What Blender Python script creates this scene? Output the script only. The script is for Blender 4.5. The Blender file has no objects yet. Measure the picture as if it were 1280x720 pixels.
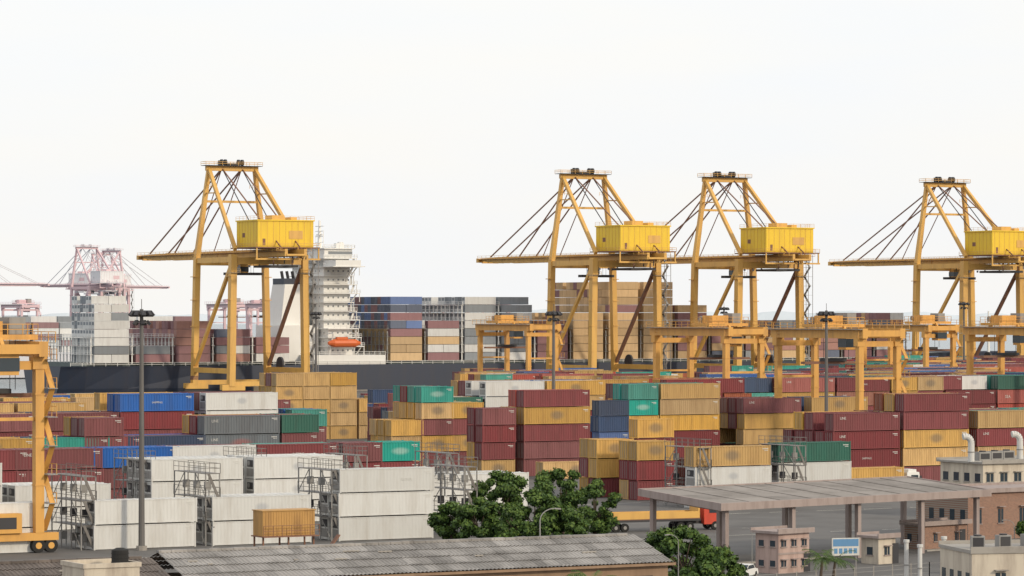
import bpy, math, random
from mathutils import Vector, Matrix
R = random.Random(7)
F = 4200.0; CH = 26.0; A = math.radians(29.0); CA, SA = math.cos(A), math.sin(A)
K = CH * F
sc = bpy.context.scene

# ---------- coordinates: u runs along the quay, v runs seaward ----------
def W(u, v): return (CA*u - SA*v, SA*u + CA*v)
def UV(x, y): return (CA*x + SA*y, -SA*x + CA*y)
def ray(b, v):            # frame column b (pixels) meeting line v=const
    k = (b-640)/F; D = v/(CA-k*SA)
    return UV(k*D, D)
def at(b, D): return ((b-640)/F*D, D)

# ---------- materials ----------
MATS = {}
def mat(name, col, rough=0.6, dirt=0.35, var=0.0, metal=0.0, island=False, mark=None, nscale=0.5, streak=True, dcol=None, bump=0.0):
    if name in MATS: return MATS[name]
    m = bpy.data.materials.new(name); m.use_nodes = True
    nt = m.node_tree; N = nt.nodes; L = nt.links
    b = N["Principled BSDF"]; b.inputs["Roughness"].default_value = rough; b.inputs["Metallic"].default_value = metal
    tc = N.new("ShaderNodeTexCoord")
    oi = N.new("ShaderNodeObjectInfo")
    addv = N.new("ShaderNodeVectorMath"); addv.operation = 'MULTIPLY_ADD'
    L.new(oi.outputs["Random"], addv.inputs[0]); addv.inputs[1].default_value = (37, 91, 53); L.new(tc.outputs["Object"], addv.inputs[2])
    mp = N.new("ShaderNodeMapping"); L.new(addv.outputs[0], mp.inputs[0])
    mp.inputs["Scale"].default_value = (2.2, 2.2, 0.35) if streak else (1, 1, 1)
    n1 = N.new("ShaderNodeTexNoise"); n1.inputs["Scale"].default_value = nscale; n1.inputs["Detail"].default_value = 8; n1.inputs["Roughness"].default_value = .65
    L.new(mp.outputs[0], n1.inputs["Vector"])
    r1 = N.new("ShaderNodeValToRGB"); r1.color_ramp.elements[0].position = .45; r1.color_ramp.elements[1].position = .72
    r1.color_ramp.elements[0].color = (0, 0, 0, 1); r1.color_ramp.elements[1].color = (dirt, dirt, dirt, 1)
    L.new(n1.outputs[0], r1.inputs[0])
    cur = None
    rgb = N.new("ShaderNodeRGB"); rgb.outputs[0].default_value = (*col, 1); cur = rgb.outputs[0]
    if var > 0:
        hs = N.new("ShaderNodeHueSaturation"); mr = N.new("ShaderNodeMapRange")
        mr.inputs[3].default_value = 1-var; mr.inputs[4].default_value = 1+var
        if island:
            g = N.new("ShaderNodeNewGeometry"); L.new(g.outputs["Random Per Island"], mr.inputs[0])
        else: L.new(oi.outputs["Random"], mr.inputs[0])
        L.new(mr.outputs[0], hs.inputs["Value"])
        ms = N.new("ShaderNodeMath"); ms.operation = 'FRACT'; mm = N.new("ShaderNodeMath"); mm.operation = 'MULTIPLY'; mm.inputs[1].default_value = 17.3
        L.new(oi.outputs["Random"], mm.inputs[0]); L.new(mm.outputs[0], ms.inputs[0])
        m2 = N.new("ShaderNodeMapRange"); m2.inputs[3].default_value = .78; m2.inputs[4].default_value = 1.08; L.new(ms.outputs[0], m2.inputs[0])
        L.new(m2.outputs[0], hs.inputs["Saturation"]); L.new(cur, hs.inputs["Color"]); cur = hs.outputs[0]
    mx = N.new("ShaderNodeMixRGB"); L.new(r1.outputs[0], mx.inputs[0]); L.new(cur, mx.inputs[1])
    dc = dcol or (col[0]*.35+.02, col[1]*.3+.015, col[2]*.3+.012); mx.inputs[2].default_value = (*dc, 1); cur = mx.outputs[0]
    if mark:
        sp = N.new("ShaderNodeVectorMath"); sp.operation = 'MULTIPLY'; sp.inputs[1].default_value = (1/mark[1], 0, 1/mark[2])
        sb = N.new("ShaderNodeVectorMath"); sb.operation = 'SUBTRACT'; sb.inputs[1].default_value = (0, 0, 1.4)
        L.new(tc.outputs["Object"], sb.inputs[0]); L.new(sb.outputs[0], sp.inputs[0])
        ln = N.new("ShaderNodeVectorMath"); ln.operation = 'LENGTH'; L.new(sp.outputs[0], ln.inputs[0])
        rr = N.new("ShaderNodeMapRange"); rr.inputs[1].default_value = 1.0; rr.inputs[2].default_value = .45; rr.inputs[3].default_value = 0; rr.inputs[4].default_value = .65
        L.new(ln.outputs["Value"], rr.inputs[0])
        gt = N.new("ShaderNodeMath"); gt.operation = 'GREATER_THAN'; gt.inputs[1].default_value = .5
        f5 = N.new("ShaderNodeMath"); f5.operation = 'MULTIPLY'; f5.inputs[1].default_value = 5.7; f6 = N.new("ShaderNodeMath"); f6.operation = 'FRACT'
        L.new(oi.outputs["Random"], f5.inputs[0]); L.new(f5.outputs[0], f6.inputs[0]); L.new(f6.outputs[0], gt.inputs[0])
        pr = N.new("ShaderNodeMath"); pr.operation = 'MULTIPLY'; L.new(rr.outputs[0], pr.inputs[0]); L.new(gt.outputs[0], pr.inputs[1])
        mk = N.new("ShaderNodeMixRGB"); L.new(pr.outputs[0], mk.inputs[0]); L.new(cur, mk.inputs[1]); mk.inputs[2].default_value = (*mark[0], 1); cur = mk.outputs[0]
    L.new(cur, b.inputs["Base Color"])
    if bump > 0:
        bp = N.new("ShaderNodeBump"); bp.inputs["Strength"].default_value = bump; L.new(n1.outputs[0], bp.inputs["Height"]); L.new(bp.outputs[0], b.inputs["Normal"])
    MATS[name] = m; return m
def panelize(m, sx, sy, lo, hi):
    nt = m.node_tree; N = nt.nodes; L = nt.links; b = N["Principled BSDF"]; src = b.inputs["Base Color"].links[0].from_socket
    tc = N.new("ShaderNodeTexCoord"); mp = N.new("ShaderNodeMapping"); mp.inputs["Scale"].default_value = (1/sx, 1/sy, 1); L.new(tc.outputs["Object"], mp.inputs[0])
    fl = N.new("ShaderNodeVectorMath"); fl.operation = 'FLOOR'; L.new(mp.outputs[0], fl.inputs[0])
    wn = N.new("ShaderNodeTexWhiteNoise"); wn.noise_dimensions = '2D'; L.new(fl.outputs[0], wn.inputs["Vector"])
    mr = N.new("ShaderNodeMapRange"); mr.inputs[3].default_value = lo; mr.inputs[4].default_value = hi; L.new(wn.outputs["Value"], mr.inputs[0])
    hs = N.new("ShaderNodeHueSaturation"); L.new(mr.outputs[0], hs.inputs["Value"]); L.new(src, hs.inputs["Color"]); L.new(hs.outputs[0], b.inputs["Base Color"])

# ---------- mesh builder ----------
class MB:
    def __init__(s, *mats): s.v = []; s.f = []; s.mi = []; s.m = list(mats)
    def idx(s, m):
        if m not in s.m: s.m.append(m)
        return s.m.index(m)
    def poly(s, pts, m):
        b = len(s.v); s.v += [tuple(p) for p in pts]; s.f.append(tuple(range(b, b+len(pts)))); s.mi.append(s.idx(m))
    def hexa(s, P, m):
        b = len(s.v); s.v += [tuple(p) for p in P]; i = s.idx(m)
        for q in ((0,3,2,1),(4,5,6,7),(0,1,5,4),(1,2,6,5),(2,3,7,6),(3,0,4,7)):
            s.f.append(tuple(b+k for k in q)); s.mi.append(i)
    def box(s, x0, y0, z0, x1, y1, z1, m):
        s.hexa([(x0,y0,z0),(x1,y0,z0),(x1,y1,z0),(x0,y1,z0),(x0,y0,z1),(x1,y0,z1),(x1,y1,z1),(x0,y1,z1)], m)
    def beam(s, p, q, w, h, m, w2=None, h2=None):
        p, q = Vector(p), Vector(q); d = (q-p).normalized()
        up = Vector((0,0,1)) if abs(d.z) < .9 else Vector((0,1,0))
        sx = d.cross(up).normalized(); sz = sx.cross(d).normalized()
        w2 = w2 or w; h2 = h2 or h
        def ring(c, w, h): return [c-sx*w/2-sz*h/2, c+sx*w/2-sz*h/2, c+sx*w/2+sz*h/2, c-sx*w/2+sz*h/2]
        s.hexa(ring(p, w, h)+ring(q, w2, h2), m)
    def cyl(s, p, q, r, m, r2=None, n=8, cap=True):
        p, q = Vector(p), Vector(q); d = (q-p).normalized(); r2 = r if r2 is None else r2
        up = Vector((0,0,1)) if abs(d.z) < .9 else Vector((0,1,0))
        a = d.cross(up).normalized(); c = a.cross(d); b = len(s.v); i = s.idx(m)
        for cc, rr in ((p, r), (q, r2)):
            for k in range(n):
                t = 2*math.pi*k/n; s.v.append(tuple(cc+(a*math.cos(t)+c*math.sin(t))*rr))
        for k in range(n):
            s.f.append((b+k, b+(k+1)%n, b+n+(k+1)%n, b+n+k)); s.mi.append(i)
        if cap:
            s.f.append(tuple(b+k for k in range(n))[::-1]); s.mi.append(i)
            s.f.append(tuple(b+n+k for k in range(n))); s.mi.append(i)
    def rail(s, pts, z, m, h=1.1, t=.06, step=2.5):
        for a, b in zip(pts[:-1], pts[1:]):
            a = Vector((a[0], a[1], z)); b = Vector((b[0], b[1], z)); L = (b-a).length; n = max(1, int(L/step))
            for hh in (h, h*.5): s.beam(a+Vector((0,0,hh)), b+Vector((0,0,hh)), t, t, m)
            for k in range(n+1):
                c = a.lerp(b, k/n); s.beam(c, c+Vector((0,0,h)), t, t, m)
    def mesh(s, name, recalc=False):
        me = bpy.data.meshes.new(name); me.from_pydata(s.v, [], s.f)
        for m in s.m: me.materials.append(m)
        me.polygons.foreach_set("material_index", s.mi); me.update(); return me
    def build(s, name, loc=(0,0,0), rz=0, sc_=1):
        return inst(name, s.mesh(name), loc, rz, sc_)
def inst(name, me, loc=(0,0,0), rz=0, s=1):
    o = bpy.data.objects.new(name, me); o.location = loc; o.rotation_euler = (0, 0, rz); o.scale = (s, s, s)
    sc.collection.objects.link(o); return o

# ---------- palette ----------
steel = mat("galv_steel", (.27,.265,.255), .55, .4)
polem = mat("pole_steel", (.13,.125,.12), .6, .4)
rackm = mat("rack_steel", (.17,.16,.15), .6, .5)
dark = mat("dark_metal", (.035,.035,.04), .6, .2)
glass = mat("dark_glass", (.03,.045,.06), .15, .05)
tyre = mat("tyre_rubber", (.02,.02,.02), .9, .1)
concrete = mat("concrete", (.34,.32,.29), .9, .5, streak=False)
cy = mat("crane_yellow", (.68,.40,.10), .5, .55, nscale=.22, dcol=(.40,.22,.08))
cy2 = mat("crane_house_yellow", (.80,.54,.03), .5, .4, nscale=.2, dcol=(.50,.31,.05))
cbr = mat("crane_brown", (.22,.11,.07), .7, .3)
rtgm = mat("gantry_yellow", (.66,.35,.08), .5, .6, nscale=.35, dcol=(.33,.17,.06))
CC = {'m': (.19,.035,.04), 't': (.53,.32,.09), 'n': (.022,.05,.12), 'b': (.015,.10,.36), 'g': (.015,.31,.25), 'd': (.012,.13,.09),
      'w': (.60,.605,.59), 'y': (.15,.175,.20), 'r': (.38,.05,.03), 'o': (.30,.09,.045)}
NM = {'m':'maroon','t':'tan','n':'navy','b':'blue','g':'teal','d':'green','w':'white','y':'grey','r':'red','o':'rust'}
MK = {'t': ((.16,.13,.10),1.5,.9), 'y': ((.30,.10,.09),2.0,.8), 'w': ((.35,.37,.40),1.0,.6), 'g': ((.35,.5,.45),1.6,.6)}
CM = {k: mat("container_"+NM[k], c, .6, .5 if k != 'w' else .38, var=.2 if k != 'w' else .1, mark=MK.get(k), nscale=.45, dcol=(.33,.29,.24) if k == 'w' else None) for k, c in CC.items()}
def haze_pale(c, f=.15): return tuple(a*(1-f)+b*f for a, b in zip(c, (.6,.62,.66)))  # distance haze mixed into the cargo paint colour
SM = {k: mat("ship_cargo_"+NM[k], haze_pale(c), .7, .25, var=.2 if k != 'w' else .08, island=True) for k, c in CC.items()}
letter = mat("lettering_white", (.6,.6,.57), .6, .4)

# ---------- shipping containers ----------
HH = 2.76; CHH = 2.68
def text_faces(txt, size):
    cu = bpy.data.curves.new("t", 'FONT'); cu.body = txt; cu.size = size; cu.resolution_u = 2
    o = bpy.data.objects.new("t", cu); sc.collection.objects.link(o)
    dg = bpy.context.evaluated_depsgraph_get(); me = bpy.data.meshes.new_from_object(o.evaluated_get(dg))
    r = ([v.co.copy() for v in me.vertices], [tuple(p.vertices) for p in me.polygons])
    bpy.data.objects.remove(o); bpy.data.meshes.remove(me); bpy.data.curves.remove(cu); return r
def container(k, L, txt=None, reefer=False):
    m = CM[k]; b = MB(m); w = 2.44; x0, x1 = -L/2, L/2; H = CHH
    for x in (x0, x1-.16):
        for y in (-w/2, w/2-.16): b.box(x, y, .1, x+.16, y+.16, H-.1, m); b.box(x-.005, y-.005, -.03, x+.175, y+.165, .1, m); b.box(x-.005, y-.005, H-.1, x+.175, y+.165, H+.02, m)
    for y in (-w/2, w/2-.1):
        b.box(x0+.175, y, 0.03, x1-.175, y+.1, .17, m); b.box(x0+.175, y, H-.13, x1-.175, y+.1, H-.03, m)
    n = int((L-.32)/.42); p = (L-.32)/n; dep = .015 if reefer else .06
    for sy in (-1, 1):
        yo = sy*(w/2-.02); yi = sy*(w/2-.02-dep); X = []
        for i in range(n):
            a = x0+.16+i*p; X += [(a, yo), (a+p*.35, yo), (a+p*.5, yi), (a+p*.85, yi)]
        X.append((x1-.16, yo))
        for (xa, ya), (xb, yb) in zip(X[:-1], X[1:]):
            q = [(xa,ya,.16),(xb,yb,.16),(xb,yb,H-.12),(xa,ya,H-.12)]
            b.poly(q if sy < 0 else q[::-1], m)
    # roof ribs, floor
    b.poly([(x0,-w/2,.12),(x0,w/2,.12),(x1,w/2,.12),(x1,-w/2,.12)], dark)
    b.box(x0+.1, -w/2+.1, H-.12, x1-.1, w/2-.1, H-.06, m)
    for i in range(int(L/.9)): b.box(x0+.4+i*.9, -w/2+.12, H-.06, x0+.7+i*.9, w/2-.12, H-.03, m)
    # door end / other end
    b.box(x0+.05, -w/2+.17, .15, x0+.08, w/2-.17, H-.13, m); b.box(x0, -w/2+.17, 0.02, x0+.1, w/2-.17, .14, m); b.box(x0, -w/2+.17, H-.12, x0+.1, w/2-.17, H-.02, m)
    if reefer:
        b.box(x0+.0, -.95, .3, x0+.03, .95, 1.25, steel); b.box(x0-.005, -.8, 1.45, x0+.03, .8, 2.3, dark); b.cyl((x0-.02,0.35,1.9),(x0+.03,.35,1.9),.33,steel)
    else:
        for y in (-.75, -.3, .3, .75): b.beam((x0+.03, y, .15), (x0+.03, y, H-.15), .05, .05, steel)
        b.box(x0+.035, -.02, .15, x0+.045, .02, H-.15, dark)
    b.box(x1-.1, -w/2+.17, .02, x1-.02, w/2-.17, H-.04, m)
    if txt:
        V, Fc = text_faces(txt[0], txt[1]); i = b.idx(letter); bb = len(b.v)
        wd = max(v.x for v in V); ox = txt[2]*L - wd/2; 
        for v in V: b.v.append((v.x+ox, -w/2-.006, v.y+H*txt[3]-txt[1]*.33))
        for f in Fc: b.f.append(tuple(bb+q for q in f)); b.mi.append(i)
    if L > 10 or R.random() < .5:
        b.box(x1-1.3, -w/2-.004, H-.52, x1-.4, -w/2+.03, H-.42, letter); b.box(x1-1.0, -w/2-.004, H-.72, x1-.4, -w/2+.03, H-.65, letter)
    return b.mesh("container_"+NM[k])
CMESH = {}
words = [None, ("LINE",.55,-.36,.72), None, ("SHIPPING",.42,.0,.5), ("SEA",.8,-.3,.5), None]
for k in CC:
    CMESH[k, 12] = []; CMESH[k, 6] = []
    for j in range(4):
        t = words[R.randrange(6)] if k not in 't' else None
        if k == 'w': t = (None, ("REEFER",.45,.2,.5), None, None)[j]
        CMESH[k, 12].append(container(k, 12.19, t, reefer=(k == 'w')))
    CMESH[k, 6].append(container(k, 6.06, None, reefer=(k == 'w')))
def put(k, L, uc, vc, z):
    x, y = W(uc+R.uniform(-.12,.12), vc+R.uniform(-.08,.08))
    inst("shipping_container", R.choice(CMESH[k, L]), (x, y, z+.03), A + R.uniform(-.005,.005))
def wcol(w): 
    t = R.random()*sum(x[1] for x in w)
    for k, q in w:
        t -= q
        if t <= 0: return k
    return w[0][0]
YARD = [('m',38),('t',29),('n',8),('b',8),('g',6),('d',4),('w',4),('y',4),('r',6),('o',6)]
def stack(b, v, cols, L=12, depth=3, w=YARD, keep=None):
    u, _ = ray(b, v); l = 12.19 if L == 12 else 6.06
    for r in range(depth):
        n = len(cols) if r == 0 else max(1, len(cols)-R.choice([0,0,0,1]))
        for t in range(n):
            k = cols[t] if (r == 0 or R.random() < .35 or keep) else wcol(w)
            if 0 < r < depth-1 and t < n-2: continue
            put(k, L, u+l/2, v+1.22+r*2.75, t*HH)
WH = [('w',1)]
# reefer rows
for b, c in ((-85,'ww'),(118,'ww'),(266,'ww'),(424,'www')): stack(b, 345, c, depth=2, w=WH, keep=1)
for b, c in ((-120,'www'),(20,'ww'),(190,'www'),(317,'www'),(448,'ww'),(556,'ww')): stack(b, 379, c, depth=3, w=WH, keep=1)
for b, c in ((-75,'mmm'),(20,'mmm'),(118,'mmb'),(215,'mmw'),(322,'mmm')): stack(b, 415, c, depth=2)
stack(428,415,'mmm',6,2); stack(476,415,'mmg',6,2)
for b, c in ((-60,'mmt'),(38,'mmg'),(160,'mmn'),(255,'nnyy')): stack(b, 452, c, depth=3)
for b, c in ((105,'mmmm'),(352,'mmmd'),(130,'mmm')): stack(b, 452, c, 6, 3)
for b, c in ((-50,'mmmm'),(55,'tmmm'),(150,'nmmmb'),(258,'mmmww')): stack(b, 476, c, depth=4)
stack(364,476,'mmmg',6,3)
for b in (345,379,413): stack(b, 626, 'ttttt', 6, 4, [('t',6),('m',1)])
for b in (449,): stack(b, 626, 'ttt', 6, 4, [('t',6),('m',1)])
stack(489,600,'tt',6,2)
# centre
stack(603,468,'tmmm',6,2,[('t',3),('m',2)]); stack(655,468,'mmmtm',12,3); stack(680,458,'t',12,1)
stack(489,500,'ttt',6,3); stack(527,500,'mtmtg',6,4); stack(566,500,'mtmt',6,4)
stack(749,500,'mbnn',6,3); stack(786,500,'mttgg',6,3); stack(826,500,'mmttt',12,4)
stack(747,409,'mtt',6,2,[('t',3),('m',2)]); stack(797,400,'mmt',6,2,[('t',3),('m',2)]); stack(797,409,'mtmt',6,1)
stack(868,380,'wwt',12,1); stack(973,386,'wwd',12,1); stack(868,400,'wm',12,2)
for b, c in ((1042,'mmmm'),(1130,'mttmm'),(1222,'mtmt'),(1312,'mmmt')): stack(b, 418, c, 12, 5)
for b, c in ((930,'mttm'),(1015,'ttmt'),): stack(b, 500, c, 12, 4)
# random blocks behind
def ytop(b):
    for lim, y in ((340,492),(480,502),(600,489),(740,461),(900,467),(1080,459),(9999,445)):
        if b < lim: return y
v0 = 532
while v0 < 965:
    b0 = -70
    ub, _ = ray(b0, v0); ue, _ = ray(1350, v0)
    ns = int((ue-ub)/12.75); grid = {}
    for s in range(ns):
        uc = ub+s*12.75+6.2
        L = 6 if R.random() < .35 else 12; base = R.random()
        for r in range(6):
            v = v0+r*2.75
            x, y = W(uc, v); b = 640+x/y*F; f = CA-(b-640)/F*SA
            if 330 < b < 500 and v0 < 640: continue
            mx = 9.45 - (ytop(b)-392)*v/(11340*f)
            n = int(max(0, min(5, mx + .3 - (R.random()*1.3 if base > .3 else R.random()*2.4))))
            if base < .07: n = 0
            grid[s, r] = (n, L, uc)
    for (s, r), (n, L, uc) in grid.items():
        kk = wcol(YARD)
        for t in range(n):
            enc = all(grid.get(q, (0,))[0] > t for q in ((s-1,r),(s+1,r),(s,r-1),(s,r+1))) and t < n-1
            if enc: continue
            if R.random() < .5: kk = wcol(YARD)
            if L == 12: put(kk, 12, uc, v0+1.22+r*2.75, t*HH)
            else:
                put(kk, 6, uc-3.07, v0+1.22+r*2.75, t*HH); put(wcol(YARD), 6, uc+3.07, v0+1.22+r*2.75, t*HH)
    v0 += R.choice([27, 29, 38])

# ---------- reefer racks ----------
def rack():
    b = MB(rackm)
    for lv in range(4):
        z = lv*2.7
        if lv: 
            b.box(-.9,-4.5,z-.08,.9,4.5,z,rackm); b.rail([(-.9,4.5),(-.9,-4.5),(.9,-4.5),(.9,4.5)], z, rackm, t=.05, step=1.5)
        if lv == 3: continue
        for y in (-4.4,-1.5,1.5,4.4):
            for x in (-.85,.85): b.beam((x,y,z),(x,y,z+2.7),.12,.12,steel)
        b.beam((-.85,-4.4,z),(-.85,-1.5,z+2.7),.07,.07,steel); b.beam((-.85,4.4,z),(-.85,1.5,z+2.7),.07,.07,steel); b.beam((.6,-4.6,z),(-.6,-4.6,z+2.7),.3,.08,rackm)
        for y in (-3,0,3): b.box(-.35,y-.2,z+.8,.35,y+.2,z+1.7,dark if lv%2 else steel)
    return b.mesh("reefer_rack")
rk = rack()
for b_, v in ((246,350),(402,350),(566,350),(92,350),(168,385),(306,385),(432,385),(546,385),(860,384),(978,384)):
    u, _ = ray(b_, v); x, y = W(u, v); inst("reefer_rack", rk, (x,y,0), A)

# ---------- ship-to-shore gantry crane ----------
def sts(y1, y2, br, dk):
    b = MB(y1); LX = 12.2; G = -27
    for sx in (-1, 1):
        x = sx*LX
        b.beam((x,0,2.5),(sx*11.3,0,41),1.7,1.9,y1); b.beam((sx*11.3,0,41),(sx*7.6,-.5,68),1.5,1.7,y1,1.1,1.2)
        b.beam((x,G,2.5),(sx*11.6,G,41.5),1.9,2.2,y1)
        b.beam((sx*7.6,-.5,68),(sx*10.8,G,43),1.0,1.1,y1)          # back stay legs
        b.beam((x,-.9,7),(x,G+1,7),1.1,1.5,y1)                      # portal tie
        b.beam((sx*11.3,-.8,40),(sx*11.5,G+1,40),1.1,1.6,y1)
        b.beam((x,-1,8.5),(sx*11.6,G+1,38.5),.95,.95,br if sx > 0 else y1)
        b.beam((sx*8.6,-.5,60.5),(sx*9,-9,60.3),.35,.35,y1)
        for g in (0, G):
            b.box(x-4.2 if sx>0 else x-3.2,g-.9,1.3,x+3.2 if sx>0 else x+4.2,g+.9,3,y1)
            for q in range(-3, 4, 1): b.cyl((x+q*1.05,g-.35,.45),(x+q*1.05,g+.35,.45),.42,dk)
            b.box(x-3.4,g-.5,.5,x+3.4,g+.5,1.5,dk)
            b.box(x-.9,g-.95,4,x+.9,g+1.0,5.2,br)
            for z in (12, 20, 28, 35): b.box(x*.985-1.0,g-1.16,z,x*.985+1.0,g+1.16,z+.22,y1)
    for g in (0, G):
        b.beam((-LX+1,g,3.2),(LX-1,g,3.2),1.3,1.4,y1)
        b.beam((-10.4,g,39.6),(10.4,g,39.6),1.5,2.0,y1)
    b.beam((-8.6,-.5,68),(8.6,-.5,68),1.2,1.4,y1); b.beam((-9,-.4,58),(9,-.4,58),.6,.7,y1)
    b.box(-9.4,-2.4,68.8,9.4,1.4,68.95,dk); b.rail([(-9.4,-2.4),(9.4,-2.4),(9.4,1.4),(-9.4,1.4),(-9.4,-2.4)],68.95,y1,t=.09)
    for x in (-3.4,-2.2,2.2,3.4): b.cyl((x-.3,-.5,69.9),(x+.3,-.5,69.9),1.0,dk,n=10)
    b.box(-2,-1.5,69,2,.5,69.7,dk); b.box(-4.4,-1,69,-4,0,70.5,dk)
    # girders and boom
    for sx in (-1, 1):
        x = sx*3.1
        b.box(x-.45,-46,40.8,x+.45,2,42.9,y1); b.beam((x,2.4,41.85),(x,50,41.85),.8,2.0,y1); b.beam((x,50,41.85),(x,63,42.2),.8,2.0,y1,.6,.9)
        b.rail([(sx*4.9,-46),(sx*4.9,62)],42.3,y1,t=.08,step=3); b.box(min(x,sx*5)+.0,-46,42.2,max(x,sx*5),62,42.29,br)
        # fore stays
        for yy, th in ((20,.22),(36,.34),(56,.34)): b.beam((sx*3.3,-.3,68),(x,yy,43),th,th,br)
        b.beam((sx*3.3,-.7,68),(x,-43,43),.3,.3,br)
        b.beam((sx*3.3,-.7,68),(sx*3.3,-20,52),.22,.22,dk)
    for yy in range(-46, 63, 4): b.beam((-3.1,yy,41.2),(3.1,yy,41.2),.4,.5,y1)
    for yy in range(4, 58, 8): b.beam((-3.1,yy,41.2),(3.1,yy+4,41.2),.2,.2,y1)
    b.box(-4.6,61.8,41.2,4.6,63.4,42.6,y1)
    for yy in (-44,-38,-20,-14,-7): b.beam((0,yy,40.9),(0,yy,38.7),.25,.25,dk)
    for yy in range(-44, -2, 2): b.beam((4.6,yy,41.5),(4.6,yy+1,39.9),.12,.12,dk); b.beam((4.6,yy+1,39.9),(4.6,yy+2,41.5),.12,.12,dk)
    # machinery house
    b.box(-9,-39,43.6,9,-24,51.2,y2); b.box(-9.3,-39.3,51.2,9.3,-23.7,51.6,y2); b.box(-10.4,-40.6,43.2,10.4,-22.6,43.55,br)
    b.rail([(-10.4,-22.6),(-10.4,-40.6),(10.4,-40.6),(10.4,-22.6)],43.55,y1,t=.09); b.rail([(-9.2,-23.8),(-9.2,-39.2),(9.2,-39.2),(9.2,-23.8)],51.6,y1,t=.07)
    for i in range(-8, 9, 2): b.box(i-.04,-39.06,43.7,i+.04,-39.003,51.1,y1)
    for i in range(-38, -24, 2): b.box(-9.06,i-.04,43.7,-9.003,i+.04,51.1,y1)
    b.box(-7.5,-39.05,44,-6.6,-39.01,46,br); b.box(1.0,-39.09,46,5.5,-39.07,48.4,y1); b.box(-9.05,-30,46.5,-9.01,-28.2,47.8,br)
    b.box(-3,-36,51.6,1,-31,53,y1); b.box(4,-34,51.6,6,-30,52.6,y1)
    b.beam((-10.4,-40.6,40),(10.4,-40.6,40),.4,.5,y1)
    for x in (-10,-3.3,3.3,10): b.beam((x,-40.4,40),(x,-40.4,43.3),.35,.35,y1)
    # trolley, cab, spreader
    b.box(-4,-12,39.4,4,-5,40.7,dk); b.box(1.0,-4.6,36.2,3.6,-1.6,39.2,y1); b.box(.9,-4.7,36.7,3.7,-1.5,38.2,glass)
    b.box(-6,-10,35.6,6,-7.6,36.4,dk); b.box(-4.5,-38,37.6,4.5,-26,38.3,dk)
    for x in (-3,3):
        for yy in (-9.8,-7.8): b.beam((x,yy,36.3),(x,yy,39.5),.07,.07,dk)
        for yy in (-37,-27): b.beam((x,yy,38.3),(x,yy,41),.3,.3,br)
    # stairs tower and platforms
    X = LX+1.4
    for z in range(3, 42, 3):
        b.box(X-.3,G-2.8,z-.06,X+1.4,G+1,z,steel); s_ = 1 if (z//3) % 2 else -1
        b.beam((X+.5,G-.9-1.6*s_,z),(X+.5,G-.9+1.6*s_,z+3),.7,.12,steel)
    for (dx, dy) in ((-.3,-2.8),(1.4,-2.8),(1.4,1),(-.3,1)): b.beam((X+dx,G+dy,0),(X+dx,G+dy,43),.13,.13,steel)
    for sx in (-1,1):
        b.rail([(sx*12.6,-1.2),(sx*12.6,1.6)],41,y1,t=.08); b.box(sx*11.3-1.4,G-1.8,36,sx*11.3+1.4,G+1.8,36.1,steel); b.rail([(sx*11.3-1.4,G-1.8),(sx*11.3+1.4,G-1.8)],36.1,y1,t=.08,step=1)
        b.rail([(sx*7-1.6,-1.6),(sx*7+1.6,-1.6)],62,y1,t=.08,step=1)
    b.cyl((LX+.2,-8,8.5),(LX+.8,-8,8.5),2.4,dk,n=16)
    for i in range(7): b.box(-10.3+i*3.3,G-1.0,37.7,-9.7+i*3.3,G-.78,38.4,steel)
    return b.mesh("gantry_crane")
S = 1.083; VR = 1013
cm = sts(cy, cy2, cbr, dark)
for b_ in (289, 728, 905, 1180):
    u, v = ray(b_, VR); inst("ship_to_shore_crane", cm, (*W(u, v), 0), A, S)
# distant cranes over the bay
pr = mat("far_hazed_red", (.66,.48,.51), .8, .1); pw = mat("far_hazed_white", (.74,.74,.76), .8, .1); pg = mat("far_hazed_grey", (.60,.60,.64), .8, .1)  # aerial haze is painted into these washed-out base colours
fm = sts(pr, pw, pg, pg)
for b_, D, rz in ((108,2750,34),(140,2900,-32),(127,3050,28),(-52,2650,-62)): inst("ship_to_shore_crane", fm, (*at(b_, D), 0), math.radians(rz), 1.17)

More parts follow.
